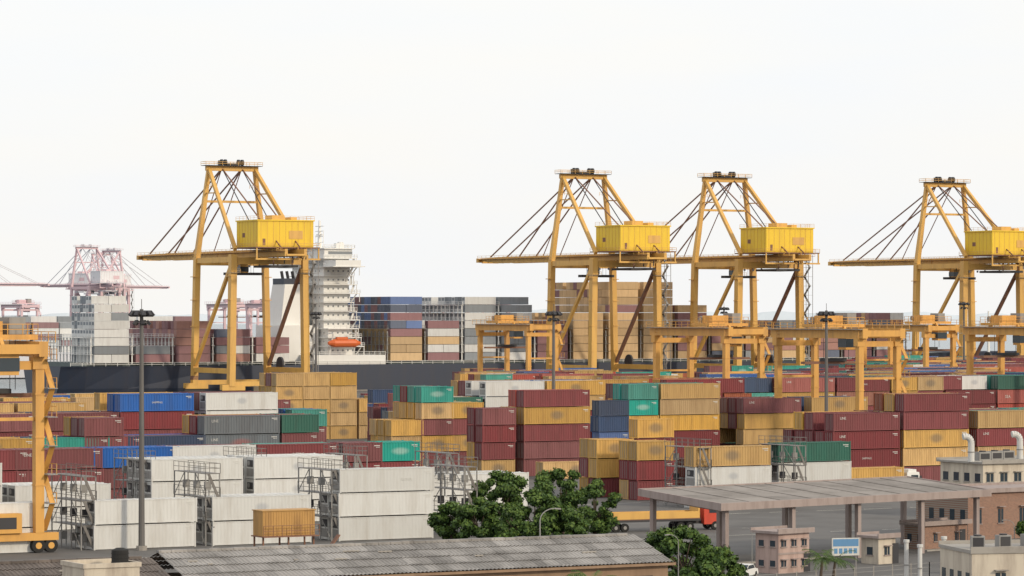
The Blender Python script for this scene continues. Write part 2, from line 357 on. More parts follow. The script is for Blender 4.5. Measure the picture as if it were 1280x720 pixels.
# ---------- rubber-tyred yard gantries ----------
def rtg(y1, ty=-4.0):
    b = MB(y1); X = 3.7; Y = 11.9
    for sy in (-1, 1):
        y = sy*Y
        b.box(-5.8,y-.45,1.3,5.8,y+.45,2.1,y1)
        for x in (-5,-3.6,3.6,5):
            b.cyl((x,y-.42,.75),(x,y+.42,.75),.74,tyre,n=14); b.cyl((x,y-.44,.75),(x,y+.44,.75),.35,y1,n=10)
        for sx in (-1, 1):
            b.beam((sx*X,y,2.1),(sx*X,y,20.4),.95,1.0,y1); b.box(sx*X-.8,y-.6,19.2,sx*X+.8,y+.6,20.5,y1)
            for z in (7, 12, 16.5): b.box(sx*X-.54,y-.56,z,sx*X+.54,y+.56,z+.15,y1)
            b.rail([(sx*X-.9,y-.9),(sx*X+.9,y-.9)],20.5,y1,t=.07,step=.9)
        b.beam((-X,y,19.6),(X,y,19.6),.6,.9,y1)
        b.box(-2.6,y-.8,2.15,1.6,y+.8,4.2,y1 if sy < 0 else steel); b.box(-2,y-.83,2.6,1,y-.805,3.8,dark)
        b.beam((-X,y,14),(X,y,14),.3,.35,y1)
    for sx in (-1, 1):
        x = sx*X
        b.box(x-.5,-Y-1.6,20.5,x+.5,Y+1.6,22.1,y1); b.box(x+sx*.52-.05,-Y-1.6,21.9,x+sx*1.3,Y+1.6,22.0,steel) if sx > 0 else b.box(x-1.3,-Y-1.6,21.9,x-.52,Y+1.6,22.0,steel)
        b.rail([(x+sx*1.3,-Y-1.6),(x+sx*1.3,Y+1.6)],22,y1,t=.07,step=2)
    for y in (-Y-1.3, Y+1.3): b.box(-X+.5,y-.3,20.8,X-.5,y+.3,21.8,y1)
    # trolley with hoist and cab
    b.box(-4.2,ty-3,22.25,4.2,ty+3,22.8,y1); b.box(-2.6,ty-1.6,22.8,.8,ty+1.8,24.2,y1); b.cyl((-2.8,ty+2.3,23.5),(2.8,ty+2.3,23.5),.55,steel,n=12); b.box(1.4,ty-2,22.8,3.2,ty+1,24.6,steel)
    b.rail([(-4.2,ty-3),(4.2,ty-3),(4.2,ty+3),(-4.2,ty+3),(-4.2,ty-3)],22.8,y1,t=.07,step=1.5)
    b.box(-1.2,ty-5.4,18.6,1.2,ty-3.2,21.2,y1); b.box(-1.25,ty-5.45,19.0,1.25,ty-3.15,20.4,glass); b.beam((0,ty-4,21.2),(0,ty-3,22.4),.4,.4,y1)
    b.box(-6.1,ty-.6,16.2,6.1,ty+.6,16.6,cbr); b.box(-2,ty-1,16.6,2,ty+1,17.1,dark)
    for x in (-2.5,2.5):
        for y in (ty-.8,ty+.8): b.beam((x,y,17),(x,y,22.4),.06,.06,dark)
    # stairs
    for i in range(6):
        z = 2.2+i*3; s_ = 1 if i % 2 else -1
        b.beam((X+1.1,-Y-1.2*s_,z),(X+1.1,-Y+1.2*s_,z+3),.6,.12,y1); b.box(X+.5,-Y-1.5,z+2.95,X+1.6,-Y+1.5,z+3.03,steel); b.rail([(X+1.5,-Y-1.4),(X+1.5,-Y+1.4)],z+3,y1,t=.06,step=1)
    return b.mesh("yard_gantry")
rms = [rtg(rtgm, t_) for t_ in (-4.0, 5.0, -7.5, 1.0)]
for i_, (b_, D) in enumerate(((647,850),(885,650),(1046,590),(1135,800),(1280,672))):
    inst("rubber_tyred_gantry_crane", rms[(i_*3+1) % 4], (*at(b_, D), 0), A, 1.06)
u, v = ray(-43, 357); inst("rubber_tyred_gantry_crane", rms[2], (*W(u, v), 0), A, 1.04)
# distant red gantries
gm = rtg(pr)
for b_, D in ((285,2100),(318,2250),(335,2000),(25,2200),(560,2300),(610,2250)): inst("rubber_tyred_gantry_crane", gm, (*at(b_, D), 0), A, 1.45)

# ---------- container ship ----------
hull = mat("hull_navy", (.028,.038,.065), .5, .3, nscale=.15, dcol=(.06,.05,.05)); boot = mat("hull_red", (.25,.04,.03), .7, .3)
wp = mat("ship_white", (.74,.74,.72), .5, .14, nscale=.3, dcol=(.5,.46,.4)); deckm = mat("deck_green_grey", (.12,.15,.15), .8, .3); orange = mat("lifeboat_orange", (.62,.13,.03), .5, .1)
wglass = mat("cabin_window", (.20,.22,.24), .3, .05)
s = MB(hull)
secs = [(-2,12,17),(6,17,20.5),(20,20,22),(60,22,22),(300,22,22),(345,19,21.5),(375,10,17),(393,3,9),(402,.3,2.5)]
prof = []
for x, wb, wt in secs:
    ext = 0 if x < 370 else (x-370)*.12
    prof.append([(x-ext*1.5,wb,-4),(x-ext*1.4,wb,-1.9),(x-ext*.5,wb+(wt-wb)*.35,1.5),(x+ext,wt,8.8 if x < 340 else 11.5)])
for a, c in zip(prof[:-1], prof[1:]):
    for j in range(3):
        for sg in (-1, 1):
            q = [(a[j][0],sg*a[j][1],a[j][2]),(c[j][0],sg*c[j][1],c[j][2]),(c[j+1][0],sg*c[j+1][1],c[j+1][2]),(a[j+1][0],sg*a[j+1][1],a[j+1][2])]
            s.poly(q if sg < 0 else q[::-1], boot if j == 0 else hull)
    s.poly([(a[3][0],-a[3][1],a[3][2]-.5),(c[3][0],-c[3][1],c[3][2]-.5),(c[3][0],c[3][1],c[3][2]-.5),(a[3][0],a[3][1],a[3][2]-.5)], deckm)
a = prof[0]; s.poly([(a[0][0],a[0][1],a[0][2]),(a[0][0],-a[0][1],a[0][2]),(a[3][0],-a[3][1],a[3][2]),(a[3][0],a[3][1],a[3][2])], hull)
s.rail([(0,-20.6),(20,-21.8),(300,-21.8),(340,-21.6)],8.8,wp,t=.12,step=4)
s.box(116,-20,8.3,330,20,9.9,deckm); s.box(6,-18,8.3,74,18,9.9,deckm)
# superstructure
X0, X1 = 95, 108
s.box(X0-8,-21.6,8.3,X1+6,21.6,12,wp); s.rail([(X0-8,-21.5),(X1+6,-21.5)],12,wp,t=.12,step=2)
ND = 11
for d in range(ND):
    z = 12+d*3.0; hw = 14.5 if d > 2 else 18
    e = (d % 3)*1.1
    s.box(X0,-hw+2,z,X1-3-e*.4,hw-2,z+2.7,wp); s.box(X0-1.0,-hw,z+2.7,X1-.2-e,hw,z+3.0,wp)
    s.rail([(X0-1.0,-hw),(X1-.2-e,-hw),(X1-.2-e,hw)],z+3.0,wp,h=1.1,t=.12,step=2)
    for i in range(5): s.box(X0+1.4+i*1.9,-hw+1.95,z+1.2,X0+2.0+i*1.9,-hw+1.99,z+1.8,wglass)
    for i in range(7): s.box(X0-.05,-hw+5+i*3.1,z+1.2,X0-.01,-hw+5.5+i*3.1,z+1.8,wglass)
    s.beam((X1-3,-hw+1.2,z),(X1-.8-e,-hw+1.2,z+2.9),.7,.15,wp)
    for yy in (-hw,-hw+8): s.beam((X1-.4-e,yy+.1,z),(X1-.4-e,yy+.1,z+2.7),.2,.2,wp)
zb = 12+ND*3.0
s.box(X0-1,-22,zb-3.2,X1-2,22,zb-2.9,wp); s.box(X0,-21.8,zb-2.9,X1-3.5,21.8,zb-.9,wp); s.box(X0-.5,-14,zb,X1-3,14,zb+3,wp); s.box(X0+1,-14.06,zb+1.1,X1-2.94,13.5,zb+2.2,wglass); s.box(X0-1,-15,zb+3,X1-2.5,15,zb+3.3,wp)
s.beam((X1-6,-21,zb-3),(X1-6,-15,zb-8),.5,.5,wp)
s.rail([(X0-1,-15),(X1-2.5,-15),(X1-2.5,15)],zb+3.3,wp,t=.14)
s.beam((X0+4,-1,zb+3),(X0+4,-1,zb+13),1.3,1.3,wp,.5,.5)
for z in (5.5,7.5,9.3,11): s.beam((X0+4,-4.2,zb+z),(X0+4,2.2,zb+z),.25,.25,wp)
for y_ in (-4,2): s.beam((X0+4,y_,zb+5.5),(X0+4,y_,zb+8),.15,.15,wp)
s.cyl((X0+4,-3.4,zb+8.1),(X0+4,1.4,zb+8.1),.25,wp); s.cyl((X0+8,-9,zb+3.3),(X0+8,-9,zb+5.5),1.0,wp,n=10); s.cyl((X0+3,-6,zb+3.3),(X0+3,-6,zb+9),.12,wp); s.cyl((X0+3,6,zb+3.3),(X0+3,6,zb+8),.12,wp)
s.box(X0+5,-12,zb+3.3,X0+8,-10,zb+5,wp)
# engine casing and funnel aft of the tower
s.box(80,-10,9.9,94,10,22,wp); s.hexa([(82,-6,22),(92,-6,22),(92,6,22),(82,6,22),(84,-5,36),(91,-5,36),(91,5,36),(84,5,36)],wp); s.box(83.9,-4.6,36,91,4.6,38,hull)
for i in range(3): s.cyl((85.5+i*2,0,38),(85+i*2,0,40.5),.55,dark)
# lifeboat and davit
s.cyl((X0-1,-22.2,16),(X0+7,-22.2,16),1.4,orange,n=10); s.cyl((X0-3,-22.2,16),(X0-1,-22.2,16),.5,orange,1.4,n=10); s.cyl((X0+7,-22.2,16),(X0+9,-22.2,16),1.4,orange,.5,n=10); s.box(X0,-23,17.2,X0+4,-21.5,18.1,orange)
for x in (X0-1.5, X0+7.5): s.beam((x,-20,12),(x,-23,19.5),.35,.35,wp); s.beam((x,-17,19),(x,-23,19.5),.35,.35,wp)
# deck cargo bays
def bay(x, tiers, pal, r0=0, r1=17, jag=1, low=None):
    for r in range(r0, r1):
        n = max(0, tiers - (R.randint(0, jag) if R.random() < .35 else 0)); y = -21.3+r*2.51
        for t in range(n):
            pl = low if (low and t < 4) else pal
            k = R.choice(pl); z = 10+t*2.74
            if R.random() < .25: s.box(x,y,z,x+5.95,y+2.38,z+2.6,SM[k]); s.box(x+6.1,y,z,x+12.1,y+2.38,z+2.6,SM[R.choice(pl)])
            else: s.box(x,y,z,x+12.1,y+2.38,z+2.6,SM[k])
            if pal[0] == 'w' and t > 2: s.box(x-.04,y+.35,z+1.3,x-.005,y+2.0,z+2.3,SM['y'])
def lash(x, h, m):
    for y in range(-21, 22, 3): s.beam((x,y,9.5),(x,y,h),.35,.35,m)
    z = 12.7
    while z < h+1:
        s.box(x-.6,-21.5,z-.12,x+.6,21.5,z,m); s.rail([(x,-21.5),(x,21.5)],z,m,t=.1,step=3); z += 2.72
pal0 = ['m','m','m','o','y','w','n']
bay(8,8,['w','w','w','y'],0,8,1)
for i, (n, pal) in enumerate(((2,pal0),(5,['m','m','o']),(4,pal0),)): bay(22.6+i*14.4, n, pal)
bay(65.8, 3, pal0, 0, 17)
bay(116,8,['n','n','m','b','m'],0,17,0,['t','t','t','m']); bay(130.4,5,['t','m','t','w']); bay(144.8,8,['w','w','w','y'],0,17,1); bay(159.2,8,['w','w','w','y'],0,17,1)
bay(173.6,5,['t','m','n']); bay(188,6,['m','t','t']); bay(202.4,10,['t','t','t','t','m']); bay(216.8,10,['t','t','t','t','t']); bay(231.2,7,['m','m','t'])
for i in range(6): bay(245.6+i*14.4, R.choice([4,5,5,6]), ['m','m','t','o','y','n','t','w'])
for i in range(16): lash(114.9+i*14.4, 20 if i not in (2,3) else 29, wp if i in (2,3,4) else steel)
for i in range(5): lash(6.9+i*14.4, 18, wp)
s.beam((385,0,11),(385,0,27),.8,.8,wp,.4,.4)
s.build("container_ship", (*W(403, 1021+22), 0), A)

# second ship far left
t = MB(hull)
P = [(-90,14),(-80,16),(60,16),(85,8),(98,.4)]
for (xa,wa),(xb,wb) in zip(P[:-1],P[1:]):
    for sg in (-1,1):
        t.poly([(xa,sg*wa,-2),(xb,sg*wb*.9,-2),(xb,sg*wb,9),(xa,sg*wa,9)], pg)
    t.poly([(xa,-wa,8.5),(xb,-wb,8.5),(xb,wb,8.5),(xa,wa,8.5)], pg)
for z in range(8): t.box(-70,-13,9+z*3,-58,13,9+z*3+2.6,wp); t.box(-71,-14.5,9+z*3+2.6,-57,14.5,9+z*3+3,wp)
t.beam((-64,0,33),(-64,0,40),.6,.6,wp)
for i in range(8):
    for r in range(11):
        for q in range(R.randint(3,6)):
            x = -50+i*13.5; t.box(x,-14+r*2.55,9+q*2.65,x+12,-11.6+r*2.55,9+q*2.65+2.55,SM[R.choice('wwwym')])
t.build("container_ship", (*at(88, 1500), 0), A)

# ---------- ground, water, hills ----------
def sheet(name, pts, z, m, rz=A):
    b = MB(m); b.poly([(p[0], p[1], 0) for p in pts], m); return b.build(name, (0,0,z), rz)
asph = mat("yard_asphalt", (.125,.12,.115), .9, .7, streak=False, nscale=.08, dcol=(.05,.047,.045))
sheet("ground", [(-6000,-500),(6000,-500),(6000,VR+5),(-6000,VR+5)], 0, asph)
wm = bpy.data.materials.new("water"); wm.use_nodes = True
bs = wm.node_tree.nodes["Principled BSDF"]; bs.inputs["Base Color"].default_value = (.10,.15,.18,1); bs.inputs["Roughness"].default_value = .22
nz = wm.node_tree.nodes.new("ShaderNodeTexNoise"); nz.inputs["Scale"].default_value = .15; nz.inputs["Detail"].default_value = 6
bp = wm.node_tree.nodes.new("ShaderNodeBump"); bp.inputs["Strength"].default_value = .5; bp.inputs["Distance"].default_value = 1
tcw = wm.node_tree.nodes.new("ShaderNodeTexCoord"); wm.node_tree.links.new(tcw.outputs["Object"], nz.inputs["Vector"])
wm.node_tree.links.new(nz.outputs[0], bp.inputs["Height"]); wm.node_tree.links.new(bp.outputs[0], bs.inputs["Normal"])
sheet("water", [(-40000,-40000),(40000,-40000),(40000,60000),(-40000,60000)], -2.6, wm, 0)
q = MB(concrete); q.box(-1500,VR+4.9,-3,2500,VR+6.5,.25,concrete); q.build("quay_wall", (0,0,0), A)
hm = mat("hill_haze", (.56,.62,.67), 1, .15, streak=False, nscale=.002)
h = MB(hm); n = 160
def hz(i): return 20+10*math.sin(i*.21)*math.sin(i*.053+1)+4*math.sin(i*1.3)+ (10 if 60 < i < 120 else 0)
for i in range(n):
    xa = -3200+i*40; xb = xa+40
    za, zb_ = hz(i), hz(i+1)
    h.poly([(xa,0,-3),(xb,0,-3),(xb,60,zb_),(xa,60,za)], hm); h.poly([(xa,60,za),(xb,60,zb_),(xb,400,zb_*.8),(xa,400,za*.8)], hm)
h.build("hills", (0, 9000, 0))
pm = mat("road_paint", (.65,.63,.55), .8, .6, streak=False, nscale=1.5)
mk = MB(pm)
for v in (332, 368, 395.5, 440, 493):
    for i in range(60): mk.box(40+i*7.5,v,.004,44.5+i*7.5,v+.18,.008,pm)
mk.build("road_markings", (0,0,0), A)

# ---------- high mast lights ----------
def mast():
    b = MB(polem); b.cyl((0,0,0),(0,0,26.5),.36,polem,.2,n=10); b.cyl((0,0,0),(0,0,.5),.6,concrete,n=10)
    b.cyl((0,0,25.9),(0,0,26.0),1.0,polem,n=12); b.cyl((0,0,25.0),(0,0,25.1),.7,polem,n=12)
    for i in range(10):
        a_ = 2*math.pi*i/10; c, s_ = math.cos(a_), math.sin(a_)
        b.beam((0,0,26),(c*1.3,s_*1.3,26.1),.07,.07,polem); b.beam((c*.95,s_*.95,26.25),(c*1.35,s_*1.35,25.75),.46,.34,dark)
        if i % 2: b.beam((c*.6,s_*.6,25.2),(c*.95,s_*.95,24.8),.4,.3,dark)
    b.cyl((0,0,26),(0,0,27.6),.04,polem)
    return b.mesh("high_mast_light")
mm_ = mast()
for b_, D, s_ in ((177,369,1),(692,550,1.0),(1033,523,1.0),(395,800,1.0),(905,900,1.05),(1205,900,1.1)): inst("high_mast_light", mm_, (*at(b_, D), 0), R.random(), s_)
def lamp(hh, arm):
    b = MB(steel); b.cyl((0,0,0),(0,0,hh-1),.09,steel,.06); pv = Vector((0,0,hh-1))
    for i in range(1, 6):
        t_ = i/5*math.pi/2; nx = Vector((arm*(1-math.cos(t_)),0,hh-1+math.sin(t_)*1.0)); b.cyl(pv,nx,.045,steel,n=6); pv = nx
    b.beam(pv, pv+Vector((.6,0,-.05)), .24,.11,steel); return b.mesh("street_lamp")
lm = lamp(9, 1.3)
def zat(y, D): return CH-(y-392)*D/F
for b_, D, ty, rz in ((675,290,636,.4),(848,300,668,3.5),(350,262,686,3.3),(1268,330,650,3.1),(265,275,660,1.6),(940,335,660,3.0)):
    inst("street_lamp", lm, (*at(b_, D), 0), rz, zat(ty, D)/9)

# ---------- foreground sheds ----------
def rfm(name, c, d): return mat(name, c, .85, .85, streak=False, nscale=.35, dcol=d)
roof1 = rfm("fibre_cement_roof", (.32,.305,.29), (.12,.11,.10)); roof2 = rfm("old_tile_roof", (.15,.125,.11), (.055,.045,.04)); wallb = mat("plaster_brown", (.30,.20,.13), .9, .5); wallp = mat("plaster_pink", (.46,.34,.30), .9, .6); white_w = mat("plaster_cream", (.56,.50,.41), .9, .6)
panelize(roof1, 1.02, 1.4, .72, 1.15); panelize(roof2, 1.02, 1.2, .75, 1.2)
def shed(name, L, w, zr, ze, rf, wl, loc, rz):
    b = MB(rf); p = .34; n = int(L/p)
    for sg in (-1, 1):
        segs = 4
        for j in range(segs):
            ta, tb = j/segs, (j+1)/segs+.012
            ya, za = sg*w*ta, zr-(zr-ze)*ta; yb, zb2 = sg*w*tb, zr-(zr-ze)*tb
            off = .06 
            for i in range(n):
                xs = [(-L+i*p,0),(-L+i*p+p*.25,.07),(-L+i*p+p*.5,.07),(-L+i*p+p*.75,0),(-L+(i+1)*p,0)]
                for (xa,ha),(xb,hb) in zip(xs[:-1],xs[1:]):
                    q = [(xa,yb,zb2+ha+off),(xb,yb,zb2+hb+off),(xb,ya,za+hb),(xa,ya,za+ha)]
                    b.poly(q if sg < 0 else q[::-1], rf)
    i = 0
    while i < L-1:
        b.box(-L+i,-.25,zr-.02,-L+i+.97,.25,zr+.14+R.uniform(0,.05),rf); i += 1
    for k in range(int(L/5)):
        x = -R.uniform(1,L-1); yy = -R.uniform(1,w-1.2); zz = zr-(zr-ze)*(-yy/w)+.1; b.box(x,yy,zz,x+R.uniform(.3,1.4),yy+R.uniform(.15,.4),zz+.09,concrete)
    b.box(-L+.4,-w+.5,0,-.4,w-.5,ze-.15,wl); b.poly([(-.4,-w+.5,ze-.15),(-.4,w-.5,ze-.15),(-.4,0,zr-.1)], wl); b.box(-L,-w-.02,ze-.22,0,-w+.06,ze-.02,wl)
    for i in range(int(L/4)):
        b.box(-L+1.5+i*4,-w+.45,ze-2.2,-L+3.2+i*4,-w+.497,ze-1,glass); b.box(-L+1.4+i*4,-w+.4,ze-2.32,-L+3.3+i*4,-w+.49,ze-2.2,concrete)
    for i in range(3): b.box(-.397,-3.5+i*2.6,ze-2.4,-.36,-2.2+i*2.6,ze-1,glass)
    return b.build(name, loc, rz)
shed("warehouse", 41, 5.8, 8.5, 6.7, roof1, wallb, (9.9,266,0), A)
u1, v1 = UV(9.9, 266)
shed("warehouse", 26, 5.2, 8.15, 6.5, roof2, wallb, (*W(u1-41.5, v1-.4), 0), A)
b = MB(white_w); b.box(-2,-2,0,2,2,8.9,white_w); b.box(-2.1,-2.1,8.9,2.1,-1.9,9.2,white_w); b.box(-2.1,1.9,8.9,2.1,2.1,9.2,white_w); b.box(-2.1,-1.9,8.9,-1.9,1.9,9.2,white_w); b.box(1.9,-1.9,8.9,2.1,1.9,9.2,white_w); b.box(-1,-2.04,6,1,-2.005,7.3,glass)
b.build("water_tower_building", (*at(126, 228), 0), A)
b = MB(tyre); b.cyl((0,0,0),(0,0,1.05),.58,tyre,n=20); b.cyl((0,0,1.05),(0,0,1.2),.58,tyre,.25,n=20)
for z in (.2,.5,.8): b.cyl((0,0,z),(0,0,z+.06),.61,tyre,n=20)
b.build("water_tank", (*at(150, 228.2), 8.9))

# ---------- gate canopy ----------
roofc = mat("canopy_roof_felt", (.26,.235,.215), .95, .8, streak=False, nscale=.25, dcol=(.12,.105,.09)); fasc = mat("canopy_fascia", (.34,.28,.26), .9, .5)
panelize(roofc, 4.6, 3.5, .85, 1.12)
AC = math.radians(41); b = MB(roofc); L_, W_ = 41.3, 12.0; ZF = 6.5
def ZY(y): return ZF + 1.0*y/W_
def slab(x0,y0,x1,y1,lo,hi,m): b.hexa([(x0,y0,ZY(y0)+lo),(x1,y0,ZY(y0)+lo),(x1,y1,ZY(y1)+lo),(x0,y1,ZY(y1)+lo),(x0,y0,ZY(y0)+hi),(x1,y0,ZY(y0)+hi),(x1,y1,ZY(y1)+hi),(x0,y1,ZY(y1)+hi)], m)
slab(0,0,L_,W_,-.45,0,roofc)
slab(-.25,-.25,L_+.25,-.003,-.65,.12,fasc); slab(-.25,0,-.003,W_,-.65,.12,fasc); slab(L_+.003,0,L_+.25,W_,-.65,.12,fasc); slab(-.25,W_+.003,L_+.25,W_+.2,-.65,.12,fasc)
for i in range(1, 9): slab(i*4.6,.01,i*4.6+.12,W_-.01,.002,.06,roofc)
for x in (1.2,11,21,31,40):
    b.beam((x,.6,0),(x,.6,ZF-.45),.5,.5,fasc); b.beam((x,W_-.6,0),(x,W_-.6,ZF+.4),.5,.5,fasc); slab(x-.2,.9,x+.2,W_-.9,-.95,-.455,fasc)
for x in (6,16,26,36): b.box(x-2.5,2,.0,x+2.5,3.2,.15,concrete)
b.build("gate_canopy", (21.4,343.7,0), AC)
def house(name, w, d, hgt, wl, loc, rz, floors=1, rf=concrete, win=1.5, over=.4, door=True, gap=1.9):
    b = MB(wl); b.box(-w/2,-d/2,0,w/2,d/2,hgt,wl); b.box(-w/2-over,-d/2-over,hgt,w/2+over,d/2+over,hgt+.25,rf)
    b.box(-w/2-over,-d/2-over,hgt+.25,w/2+over,-d/2-over+.15,hgt+.5,rf); b.box(-w/2-over,d/2+over-.15,hgt+.25,w/2+over,d/2+over,hgt+.5,rf)
    fh = hgt/floors
    for f in range(floors):
        z = f*fh+fh*.35; n = max(1, int(w/(win*gap)))
        for i in range(n):
            x = -w/2+(i+.5)*w/n; b.box(x-win/2,-d/2-.03,z,x+win/2,-d/2-.004,z+fh*.3,glass); b.box(x-win/2-.1,-d/2-.12,z-.1,x+win/2+.1,-d/2-.003,z,rf)
            b.box(x-.03,-d/2-.06,z,x+.03,-d/2-.032,z+fh*.3,wl); b.box(x-win/2-.1,-d/2-.4,z+fh*.34,x+win/2+.1,-d/2-.003,z+fh*.34+.08,rf)
        n = max(1, int(d/(win*2)))
        for i in range(n):
            y = -d/2+(i+.5)*d/n; b.box(-w/2-.03,y-win/2,z,-w/2-.004,y+win/2,z+fh*.3,glass); b.box(-w/2-.12,y-win/2-.1,z-.1,-w/2-.003,y+win/2+.1,z,rf)
        if f: b.box(-w/2-.06,-d/2-.06,f*fh-.1,w/2+.06,-d/2-.001,f*fh+.1,rf)
    if door: b.box(w*.32,-d/2-.05,0,w*.32+.9,-d/2-.004,2.1,dark)
    return b.build(name, loc, rz)
brick = mat("brick_wall", (.36,.17,.10), .95, .5, nscale=.6)
bt = brick.node_tree; bb_ = bt.nodes["Principled BSDF"]; bk = bt.nodes.new("ShaderNodeTexBrick"); bk.inputs["Scale"].default_value = 2.0; bk.inputs["Color1"].default_value = (.30,.16,.11,1); bk.inputs["Color2"].default_value = (.22,.12,.085,1); bk.inputs["Mortar"].default_value = (.30,.26,.22,1)
tb = bt.nodes.new("ShaderNodeTexCoord"); mb_ = bt.nodes.new("ShaderNodeMapping"); mb_.inputs["Rotation"].default_value = (math.pi/2,0,0); bt.links.new(tb.outputs["Object"], mb_.inputs[0]); bt.links.new(mb_.outputs[0], bk.inputs["Vector"]); bt.links.new(bk.outputs[0], bb_.inputs["Base Color"])
house("guard_booth", 4.4, 3.2, 4.0, wallp, (*at(978, 338), 0), AC, 2, fasc, .7)
house("guard_booth", 2.6, 2.4, 2.7, white_w, (*at(1098, 350), 0), AC, 1, fasc, .8)
house("brick_building", 20, 9, 5.4, brick, (*at(1258, 394), 0), math.radians(34), 1, fasc, .8, gap=4)
house("brick_shed", 7, 3, 2.7, brick, (*at(1170, 372), 0), AC, 1, fasc, .6, gap=4)
house("office_building", 24, 9, 7.0, white_w, (*at(1296, 434), 0), A, 2, concrete, 1.1)
house("cream_building", 9, 7, 8.3, white_w, (*at(1266, 252), 0), math.radians(12), 2, concrete, .8, .1, gap=4)
for j_ in range(3):
    b = MB(steel); b.box(-.5,-.4,0,.5,.4,.9,steel); b.box(-.4,-.42,.1,.4,-.401,.8,dark); b.cyl((0,0,.9),(0,0,1.0),.3,dark,n=12); b.build("air_conditioner", (*at(1222+j_*32, 250+j_*1.2), 8.55), .3*j_)
# horizontal storage tanks by the road
tankm = mat("tank_white", (.62,.61,.57), .5, .5)
for b_, D in ((1205,322),(1228,326)):
    b = MB(tankm); b.cyl((-2,0,1.7),(2,0,1.7),1.0,tankm,n=20); b.cyl((-2.3,0,1.7),(-2,0,1.7),.5,tankm,1.0,n=20); b.cyl((2,0,1.7),(2.3,0,1.7),1.0,tankm,.5,n=20)
    for x in (-1.4,1.4): b.box(x-.2,-.9,0,x+.2,.9,1.0,concrete)
    b.cyl((0,0,2.65),(0,0,3.0),.3,steel,n=12); b.rail([(-1.5,-.4),(1.5,-.4)],2.6,steel,h=.8,t=.04,step=.8); b.build("storage_tank", (*at(b_, D), 0), .5)
# ducts
pipe = mat("duct_white", (.6,.6,.58), .5, .3)
def duct(h0, r):
    b = MB(pipe); b.cyl((0,0,0),(0,0,h0),r,pipe,n=12); pv = Vector((0,0,h0))
    for i in range(1, 7):
        t_ = i/6*math.pi*.6; nx = Vector((-2*r*(1-math.cos(t_)),0,h0+2*r*math.sin(t_))); b.cyl(pv,nx,r,pipe,n=12); pv = nx
    b.cyl((0,0,h0*.5),(0,0,h0*.5+.12),r*1.15,steel,n=12); return b.mesh("ventilation_duct")
dm = duct(2.4, .42)
for b_, D, z in ((1214,426,7.2),(1275,434,7.2)): inst("ventilation_duct", dm, (*at(b_, D), z), .2)
for b_, D in ((1228,429),(1243,431),(1258,433)):
    b = MB(steel); b.box(-.9,-.6,0,.9,.6,1.1,steel); b.cyl((0,0,1.1),(0,0,1.25),.45,dark,n=12); b.box(-.7,-.62,.2,.7,-.601,.9,dark); b.build("air_conditioner", (*at(b_, D), 7.25), A)
for b_, D, ty in ((1180,300,674),(1133,305,678),(1150,304,684)):
    hp = zat(ty, D); b = MB(pipe); b.cyl((0,0,0),(0,0,hp),.2,pipe,n=12); b.cyl((0,0,hp),(0,0,hp+.25),.28,pipe,n=12); b.cyl((0,0,hp*.6),(0,0,hp*.6+.1),.26,steel,n=12); b.build("chimney_pipe", (*at(b_, D), 0))
# billboard
blue = mat("sign_blue", (.10,.25,.45), .5, .2)
b = MB(steel); b.box(-1.4,-.06,2.6,1.4,.06,4.3,letter); b.box(-1.3,-.075,3.5,1.3,-.062,4.2,blue)
for i in range(5): b.box(-1.2+i*.5,-.075,2.8,-.85+i*.5,-.062,3.3,blue)
for x in (-1.1,1.1): b.beam((x,.1,0),(x,.1,4.2),.1,.1,steel)
b.build("billboard_sign", (*at(1057, 325), 0), .25)
# elevated tan container office
b = MB(steel)
for x in (-2.9,0,2.9):
    for y in (-1.1,1.1): b.beam((x,y,0),(x,y,2.8),.16,.16,cbr)
b.box(-3.2,-1.9,2.7,3.2,1.3,2.82,cbr); b.rail([(-3.2,-1.9),(3.2,-1.9)],2.82,cbr,t=.05,step=1); b.beam((3.3,-1.6,0),(5.6,-1.6,2.75),.7,.12,cbr)
tn = mat("office_tan", (.48,.27,.08), .6, .6); b.box(-3.0,-1.2,2.83,3.0,1.2,5.4,tn); b.box(-3.1,-1.3,5.4,3.1,1.3,5.5,tn)
for i in range(20): b.box(-2.95+i*.3,-1.24,2.9,-2.83+i*.3,-1.201,5.35,tn)
b.build("elevated_cabin", (*at(355, 352), 0), A)

